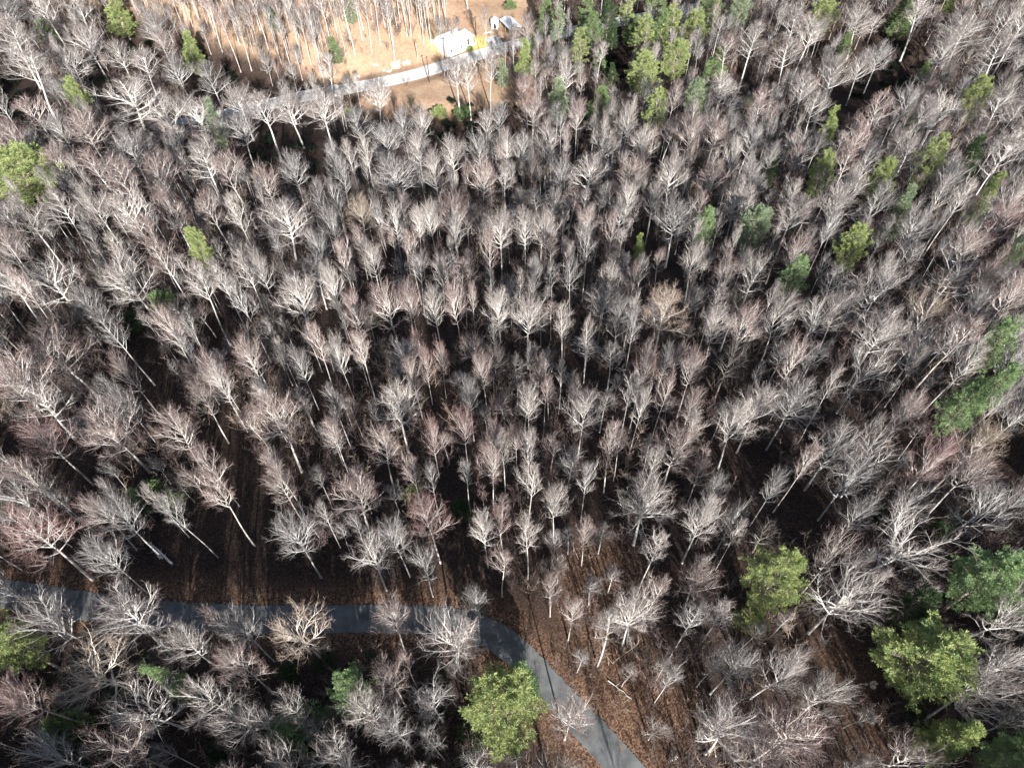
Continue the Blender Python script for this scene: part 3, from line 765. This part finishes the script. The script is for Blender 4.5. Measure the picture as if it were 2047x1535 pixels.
SHADE = [[hit(*p)[0] for p in q] for q in (((0, 165), (60, 170), (90, 250), (0, 260)), ((240, 70), (330, 100), (480, 150), (640, 190), (640, 230), (450, 170), (330, 130), (240, 95)),
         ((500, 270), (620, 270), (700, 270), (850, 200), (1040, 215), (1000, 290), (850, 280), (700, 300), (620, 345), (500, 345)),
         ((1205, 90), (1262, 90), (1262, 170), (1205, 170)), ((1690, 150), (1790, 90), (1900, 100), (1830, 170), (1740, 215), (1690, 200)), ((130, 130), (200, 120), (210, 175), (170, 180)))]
DENSE = [[hit(*p)[0] for p in q] for q in (((0, 1290), (700, 1290), (960, 1340), (960, 1620), (-60, 1620)), ((1720, 1000), (2047, 960), (2047, 1560), (1790, 1560)), ((230, 960), (380, 960), (380, 1060), (230, 1060)))]
tries = 0
GAPS = [tuple(map(float, q.split())) for q in '''60 210 50;1230 125 35;1760 150 75;1700 190 40;620 290 60;560 320 50;690 300 40;760 250 50;900 250 60;940 280 40;1000 180 30;1160 330 30
860 680 45;890 650 30;640 780 35;870 800 30;850 860 30;780 660 28;910 980 40;940 1120 50;1240 980 28;1500 950 60;1560 1000 50;1450 930 35;2000 920 50;1870 1000 55;1280 510 34
300 755 45;280 700 30;50 870 50;140 930 35;440 880 45;480 950 50;470 1050 60;530 1110 60;400 1130 60;300 1150 60;700 1180 60;850 1190 60;600 1160 50;100 1140 60;200 160 30;340 120 40;410 145 40
1700 785 28;1410 790 25;1420 720 25;1700 965 35;1640 1020 50;1570 1060 30;650 650 28;760 540 28;1150 720 22;820 330 22;690 380 22;560 250 24;1340 560 30;1080 820 20;250 95 40;290 110 35;450 160 40;500 180 35;540 200 35;600 310 60;520 300 45;660 310 45;800 235 40;980 230 40;1020 240 35;720 280 35;350 285 0;1180 920 22;1340 960 22'''.replace('\n', ';').split(';')]
def in_gap(x, y, z, hh):
    for f in (.15, .7, .95):
        u, v = pxof((x, y, z+hh*f))
        for a, b, c in GAPS:
            if (u-a)**2+(v-b)**2 < c*c: return True
    return False
while tries < 22000:
    tries += 1
    x = rnd.uniform(-235, 250); y = rnd.uniform(-14, 350)
    if x*x > (90+y*.72)**2: continue
    if any(pt_in(x, y, q) for q in CLEAR): continue
    z = H(x, y); du, dl = dist_roads(x, y)
    if du < 6.5 or dl < 5.0: continue
    op = pt_in(x, y, OPEN[0])
    if pt_in(x, y, OPEN[1]) or (op and rnd.random() < .4): continue
    yv = float(np.interp(x, *YV)); hillside = y > yv+12 and x < -5
    if any(pt_in(x, y, q) for q in SHADE): continue
    if y < 11 and -4 < x < 46 and (y > 6 or rnd.random() < .85): continue
    r = rnd.choice((1.2, 1.6, 2.0, 2.5, 3.1)) if not hillside else rnd.uniform(1.2, 1.7)
    if op: r = rnd.uniform(1.1, 1.6)
    if not G.ok(x, y, r, .88 if not hillside else .8): continue
    fm = 's' if hillside or op or r < 1.7 or y < 11 else rnd.choice('ffssbb')
    idx = rnd.choice([k for k in range(len(kinds)) if kinds[k][0] == fm])
    hgt = rnd.uniform(.42, .86) if not hillside else rnd.uniform(.85, 1.15)
    if op: hgt = rnd.uniform(.35, .6)
    if y < 11: hgt = 1.0
    s = r*2/(2*FORM[fm]['R'])*1.1 if not hillside else rnd.uniform(.55, .9)
    if in_gap(x, y, z, 20*hgt): continue
    G.add(x, y, r); bt_pts.append((x, y, z, rnd.uniform(0, 6.28), s, hgt, idx))
npk = len(km)
for i in range(3):
    t_, c_ = PROTO['pine', 'w', i]; j_ = joined(t_, c_, 'g'); j_.materials[0] = pbark; j_.materials[1] = FM['g']; km.append(j_)
for _ in range(3000):                                     # unseen evergreens behind the camera, added extra tall to shade the near lane
    x = rnd.uniform(-150, 150); y = rnd.uniform(-48, 9)
    if -6 < x-(-y*.21) < 52: continue
    z = H(x, y)
    if DL[min(int(np.searchsorted(gy, y)), len(gy)-1), min(int(np.searchsorted(gx, x)), len(gx)-1)] < 5 or visible(x, y, z, 20) or not G.ok(x, y, 3.6, .8): continue
    G.add(x, y, 3.6); bt_pts.append((x, y, z, rnd.uniform(0, 6.28), rnd.uniform(.85, 1.05), rnd.uniform(1.25, 1.5), npk+rnd.randrange(3)))
print('bare named', len(recs), 'evergreens', evn, 'fill', len(bt_pts))
scatter('woodland', 'mass of smaller leafless trees filling the woods between the larger crowns', km, bt_pts)
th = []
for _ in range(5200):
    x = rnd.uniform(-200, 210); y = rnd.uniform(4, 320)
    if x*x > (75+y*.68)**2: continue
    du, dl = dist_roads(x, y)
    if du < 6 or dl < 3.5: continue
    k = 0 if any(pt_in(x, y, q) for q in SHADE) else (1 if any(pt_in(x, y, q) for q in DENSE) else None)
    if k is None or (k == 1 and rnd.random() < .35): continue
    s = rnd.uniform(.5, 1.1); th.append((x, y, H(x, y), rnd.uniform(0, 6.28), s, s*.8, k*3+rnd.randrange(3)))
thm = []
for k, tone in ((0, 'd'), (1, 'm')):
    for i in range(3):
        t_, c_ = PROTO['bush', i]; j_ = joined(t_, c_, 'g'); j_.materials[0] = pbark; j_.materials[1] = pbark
        mi = np.zeros(len(j_.polygons), int); mi[len(t_.polygons):] = 1; j_.polygons.foreach_set('material_index', mi); j_.materials[1] = FM['k'] if k == 0 else FM['d']; thm.append(j_)  # hollow thickets get the shade-dark foliage, the others plain dark green
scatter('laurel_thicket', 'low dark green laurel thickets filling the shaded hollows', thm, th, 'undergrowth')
bkm = []
for i in range(6):
    tone = 'pgprtg'[i]; bkm.append(brush(900+i).mesh('brush', [BK['k' if i % 2 else tone][1]]))
br = []
for _ in range(14000):
    x = rnd.uniform(-210, 225); y = rnd.uniform(4, 320)
    if x*x > (75+y*.68)**2: continue
    z = H(x, y); du, dl = dist_roads(x, y)
    if du < 5.5 or dl < 3.2: continue
    if any(pt_in(x, y, q) for q in SHADE) or in_gap(x, y, z, 4): continue
    cl = any(pt_in(x, y, q) for q in CLEAR)
    if cl and rnd.random() < .84: continue
    if any(pt_in(x, y, q) for q in OPEN) and rnd.random() < .15: continue
    s = rnd.uniform(.5, 1.45)*(.45 if cl or dl < 6 else 1); br.append((x, y, z, rnd.uniform(0, 6.28), s*1.1, s, rnd.randrange(6)))
scatter('undergrowth', 'tangle of thin leafless brush covering the forest floor', bkm, br, 'undergrowth')

# ---------------------------------------------------------------- house, shed, carport
white = mat('white_siding', (.80, .80, .78), .08, 1.5, .6)
roofm = mat('white_metal_roof', (.88, .88, .88), .06, .8, .45)
darkroof = mat('grey_roof_slope', (.62, .60, .57), .2, 1.0, .6)
dark = mat('dark_opening', (.05, .05, .055), .3, 2.0, .5)
trim = mat('grey_trim', (.45, .45, .45), .2, 2.0, .6)
glass = mat('window_glass', (.10, .12, .14), .2, 1.0, .15)
def gable(mb, w_, d_, zw, zr, over=.35, th=.14):
    """two roof slabs, ridge along x"""
    for s in (-1, 1):
        b = len(mb.v); e = d_/2+over; ze = zw-(zr-zw)*over/(d_/2)
        for xx in (-w_/2-over, w_/2+over):
            mb.v += [(xx, s*e, ze), (xx, 0, zr), (xx, 0, zr+th), (xx, s*e, ze+th)]
        q = [(0, 1, 2, 3), (4, 7, 6, 5), (0, 4, 5, 1), (3, 2, 6, 7), (0, 3, 7, 4)]
        for f in q: mb.face(tuple(b+i for i in f))
ridge = (hit(908, 80)[0]-hit(876, 94)[0]); hz = math.atan2(ridge.y, ridge.x)
hp = hit(899, 96)[0]
hs = thing('white_house', 'small white house with bright metal roof beside the far road', 'house', hp, hz)
m_ = MB(); m_.box((0, 0, .9), (8.6, 8.6, 3.2)); m_.prism([(-4.3, 2.5), (4.3, 2.5), (1.6, 4.7)], -4.3, 4.3)
vv = []
for i in range(8, len(m_.v)): x_, y_, z_ = m_.v[i]; m_.v[i] = (y_, x_, z_)
for i in range(8): pass
link('wall', m_.mesh('house_wall', [white]), hs)
m_ = MB()
for (ya, za), (yb, zb) in (((-4.9, 2.35), (1.6, 4.78)), ((4.7, 2.3), (1.6, 4.78))):
    b = len(m_.v)
    for xx in (-4.7, 4.7): m_.v += [(xx, ya, za), (xx, yb, zb), (xx, yb, zb+.16), (xx, ya, za+.16)]
    for f in ((0, 1, 2, 3), (4, 7, 6, 5), (0, 4, 5, 1), (3, 2, 6, 7), (0, 3, 7, 4)): m_.face(tuple(b+i for i in f))
link('roof', m_.mesh('house_roof', [roofm]), hs)
m_ = MB(); m_.tube([Vector((2.4, 1.2, 4.0)), Vector((2.4, 1.2, 6.0))], [.2, .2], 8); link('chimney', m_.mesh('chimney', [trim]), hs)
m_ = MB(); m_.box((6.3, -.6, 1.2), (4.2, 4.8, 2.6)); link('extension', m_.mesh('extension', [white]), hs)
m_ = MB(); b_ = 0
m_.v += [(4.0, -3.6, 2.55), (8.9, -3.6, 2.55), (8.9, 2.1, 3.0), (4.0, 2.1, 3.0), (4.0, -3.6, 2.7), (8.9, -3.6, 2.7), (8.9, 2.1, 3.15), (4.0, 2.1, 3.15)]
for f in ((0, 3, 2, 1), (4, 5, 6, 7), (0, 1, 5, 4), (1, 2, 6, 5), (2, 3, 7, 6), (3, 0, 4, 7)): m_.face(f)
link('extension_roof', m_.mesh('extension_roof', [roofm]), hs)
m_ = MB()
for px_ in (4.6, 6.5, 8.5): m_.box((px_, -4.6, 1.2), (.14, .14, 2.4))
m_.box((6.5, -4.6, .9), (4.0, .08, .08)); m_.box((6.5, -3.9, .1), (4.4, 1.6, .2)); link('porch', m_.mesh('porch', [white]), hs)
for wx in (-2.2, 2.0):
    wn = MB(); wn.box((wx, -4.33, 1.3), (.9, .06, .9)); fo = link('window', wn.mesh('window', [trim]), hs)
    wn = MB(); wn.box((wx, -4.375, 1.3), (.72, .03, .72)); link('pane', wn.mesh('pane', [glass]), fo)
m_ = MB(); m_.box((6.2, -3.03, 1.15), (.95, .06, 2.0)); link('door', m_.mesh('door', [dark]), hs)
for k, (bx_, by_) in enumerate(((923, 96), (931.5, 93))):
    p, _ = hit(bx_, by_); o = thing('garden_shrub', ['dark rounded shrub in front of the house porch, the left one', 'dark rounded shrub in front of the house porch, the right one'][k], 'bush', p, k, 'shrubs in front of the house')
    o.scale = (.36, .36, .34); t_, c_ = PROTO['bush', k]; link('stems', t_, o); c = link('foliage', c_, o); setmat(c, 0, FM['d'])
# shed: gable end with a door faces the road
p = hit(989, 54)[0]; sh = thing('garden_shed', 'tiny white gabled shed with a dark door on the slope', 'shed', p, hz-R(38))
m_ = MB(); m_.box((0, 0, 1.0), (2.6, 3.2, 2.4)); m_.prism([(-1.3, 2.2), (1.3, 2.2), (0, 3.1)], -1.6, 1.6); link('wall', m_.mesh('shed_wall', [white]), sh)
m_ = MB(); gable(m_, 3.2, 2.6, 2.2, 3.1, .2, .08); ro = link('roof', m_.mesh('shed_roof', [roofm]), sh); ro.rotation_euler = (0, 0, R(90)); 
m_ = MB(); m_.box((0, -1.63, 1.1), (.75, .06, 1.7)); link('door', m_.mesh('shed_door', [dark]), sh)
# carport
ca, cb = hit(1012, 50)[0], hit(1029, 73)[0]; p = (ca+cb)/2; p.z = H(p.x, p.y); cp = thing('carport', 'white-roofed open carport on posts above the road', 'carport', p, math.atan2((cb-ca).y, (cb-ca).x))
m_ = MB(); gable(m_, 8.6, 4.6, 2.5, 3.1, .15, .1); ro = link('roof', m_.mesh('carport_roof', [roofm]), cp)
for xx in (-4.0, 0, 4.0):
    for yy in (-2.1, 2.1): m_ = MB(); m_.box((xx, yy, 1.1), (.13, .13, 2.7)); link('post', m_.mesh('post', [trim]), cp)
m_ = MB(); m_.box((0, 2.2, 1.2), (8.0, .06, 2.3)); link('back_wall', m_.mesh('carport_wall', [trim]), cp)

# ---------------------------------------------------------------- poles, guardrails, rocks, logs
polew = mat('pole_wood', (.11, .085, .065), .4, 3.0, .9); palew = mat('pale_pole_wood', (.5, .42, .33), .3, 3.0, .9)
steel = mat('galvanised_steel', (.62, .63, .64), .15, 2.0, .45, metallic=.3)
rockm = mat('pale_rock', (.78, .71, .58), 0, 2.2, .95, (.38, .30, .21), bump=1.0)
for bx_, by_, h_, m0, lb in ((858.8, 166, 9.5, polew, 'tall dark wooden utility pole on the clearing side of the far road'), (951.5, 71.5, 7.0, polew, 'dark utility pole on the slope right of the house'),
                            (835.6, 122, 6.5, palew, 'thin pale pole above the roadside rocks'), (889.5, 119, 8.0, polew, 'dark utility pole in front of the white house'), (971, 32, 3.2, polew, 'short dark post high on the grassy slope')):
    p = hit(bx_, by_)[0]; o = thing('utility_pole', lb, 'pole', p, hz, 'poles near the far road')
    m_ = MB(); m_.tube([Vector((0, 0, -.6)), Vector((.03, 0, h_*.5)), Vector((0, 0, h_))], [.17, .145, .11], 8); link('pole', m_.mesh('pole', [m0]), o)
    if h_ > 6.8: m_ = MB(); m_.box((0, 0, h_-.5), (1.5, .1, .12)); link('crossarm', m_.mesh('crossarm', [m0]), o)
def rail(pts, lab):
    p0 = plane(*pts[0], ZR); p1 = plane(*pts[1], ZR); d = p1-p0; L = d.length
    o = thing('guardrail', lab, 'guardrail', p0, math.atan2(d.y, d.x), 'guardrails on the bridge')
    m_ = MB(); prof = [(-.05, .45), (.03, .52), (-.05, .6), (.03, .68), (-.05, .75), (-.09, .75), (-.02, .68), (-.09, .6), (-.02, .52), (-.09, .45)]
    n = len(prof)
    for xx in (0, L):
        for yy, zz in prof: m_.v.append((xx, yy, zz))
    for i in range(n): m_.face((i, (i+1) % n, n+(i+1) % n, n+i))
    m_.face(tuple(range(n))[::-1]); m_.face(tuple(range(n, 2*n))); link('rail', m_.mesh('rail', [steel]), o)
    k = int(L/2.5)
    for i in range(k+1): m_ = MB(); m_.box((L*i/k, -.16, .3), (.12, .12, .9)); link('post', m_.mesh('rail_post', [steel]), o)
rail(((590, 192), (673, 173)), 'galvanised guardrail on the hill side of the bridge')
rail(((622, 203), (694, 188)), 'galvanised guardrail on the valley side of the bridge')
def rock(seed, s):
    rr = random.Random(seed); bm = []
    mb = MB(); NU, NV = 14, 9
    k = [Vector((rr.gauss(0, 1), rr.gauss(0, 1), rr.gauss(0, 1))).normalized() for _ in range(9)]; kk = [rr.uniform(.62, .95) for _ in k]
    for i in range(NV+1):
        for j in range(NU):
            th = math.pi*i/NV; a = 2*math.pi*j/NU; d = Vector((math.sin(th)*math.cos(a), math.sin(th)*math.sin(a), math.cos(th))); r = 1.0
            for q, w_ in zip(k, kk):
                c = d.dot(q)
                if c > 0: r = min(r, w_/max(c, .3))
            mb.v.append((d.x*r*s[0], d.y*r*s[1], d.z*r*s[2]))
    for i in range(NV):
        for j in range(NU): mb.face((i*NU+j, (i+1)*NU+j, (i+1)*NU+(j+1) % NU, i*NU+(j+1) % NU))
    return mb.mesh('rock', [rockm])
def outcrop(seed, s, n):
    rr = random.Random(seed); mb = MB()
    for i in range(n):
        q = rock(seed*10+i, tuple(c*rr.uniform(.3, .6) for c in s)); ox, oy, oz = rr.uniform(-.7, .7)*s[0], rr.uniform(-.5, .5)*s[1], rr.uniform(-.25, .15)*s[2]; b = len(mb.v)
        a = rr.uniform(0, 3); ca_, sa_ = math.cos(a), math.sin(a)
        for v in q.vertices: mb.v.append((v.co.x*ca_-v.co.y*sa_*.8+ox, v.co.x*sa_*.6+v.co.y*ca_+oy, v.co.z+oz+.3*oy))
        for f in q.polygons: mb.face(tuple(b+i_ for i_ in f.vertices))
    return mb.mesh('rock', [rockm])
for k, (x, y, s, lb) in enumerate(((802, 126, (4.2, 2.2, 1.9), 'largest pale rock outcrop in the bank above the far road'), (773, 143, (2.0, 1.3, 1.2), 'middle-sized pale rock in the roadside bank'),
                                 (710, 152, (1.9, 1.2, 1.0), 'left pale rock in the bank near the bridge'), (750, 130, (1.8, .8, .7), 'low pale rock slab above the middle-sized rock'), (788, 134, (1.6, .9, .9), 'small pale rock at the foot of the largest outcrop'),
                                 (1742, 1368, (.9, .6, .45), 'lone pale boulder in the brown clearing beside the great evergreen'))):
    p = hit(x, y)[0]; tag(link('rock', outcrop(40+k, s, 7), None, p, rnd.uniform(-.3, .6)), lb, 'rock', 'pale rocks')
def log(px0, px1, r, lb, lift=.1, m0=deadm):
    a = hit(*px0)[0]; b = hit(*px1)[0]; mb = MB(); L = (b-a).length; rr = random.Random(int(L*100))
    pts = [a.lerp(b, i/6)-a+Vector((rr.gauss(0, .05*min(1, L/5)), rr.gauss(0, .05), r+lift)) for i in range(7)]
    mb.tube(pts, [r*(1-.5*i/6) for i in range(7)], 6)
    for i in (2, 3, 5):
        e = pts[i]+Vector((rr.uniform(-.8, .8), rr.uniform(-.8, .8), rr.uniform(.2, .9))); mb.tube([pts[i], e], [r*.35, 0], 4)
    tag(link('fallen_log', mb.mesh('fallen_log', [m0]), None, a), lb, 'log', 'fallen logs')
log((1352, 1512), (1335, 1524), .22, 'short thick bleached log beside the lit road')
log((1215, 1360), (1262, 1396), .07, 'thin bleached pole lying in the leaves beside the road')
log((346, 1128), (300, 1085), .18, 'long bleached log above the dark stretch of road')
log((321, 1118), (308, 1100), .11, 'short bleached log stub beside the long log')
log((262, 1116), (178, 1080), .09, 'thin fallen trunk in shade above the left road')
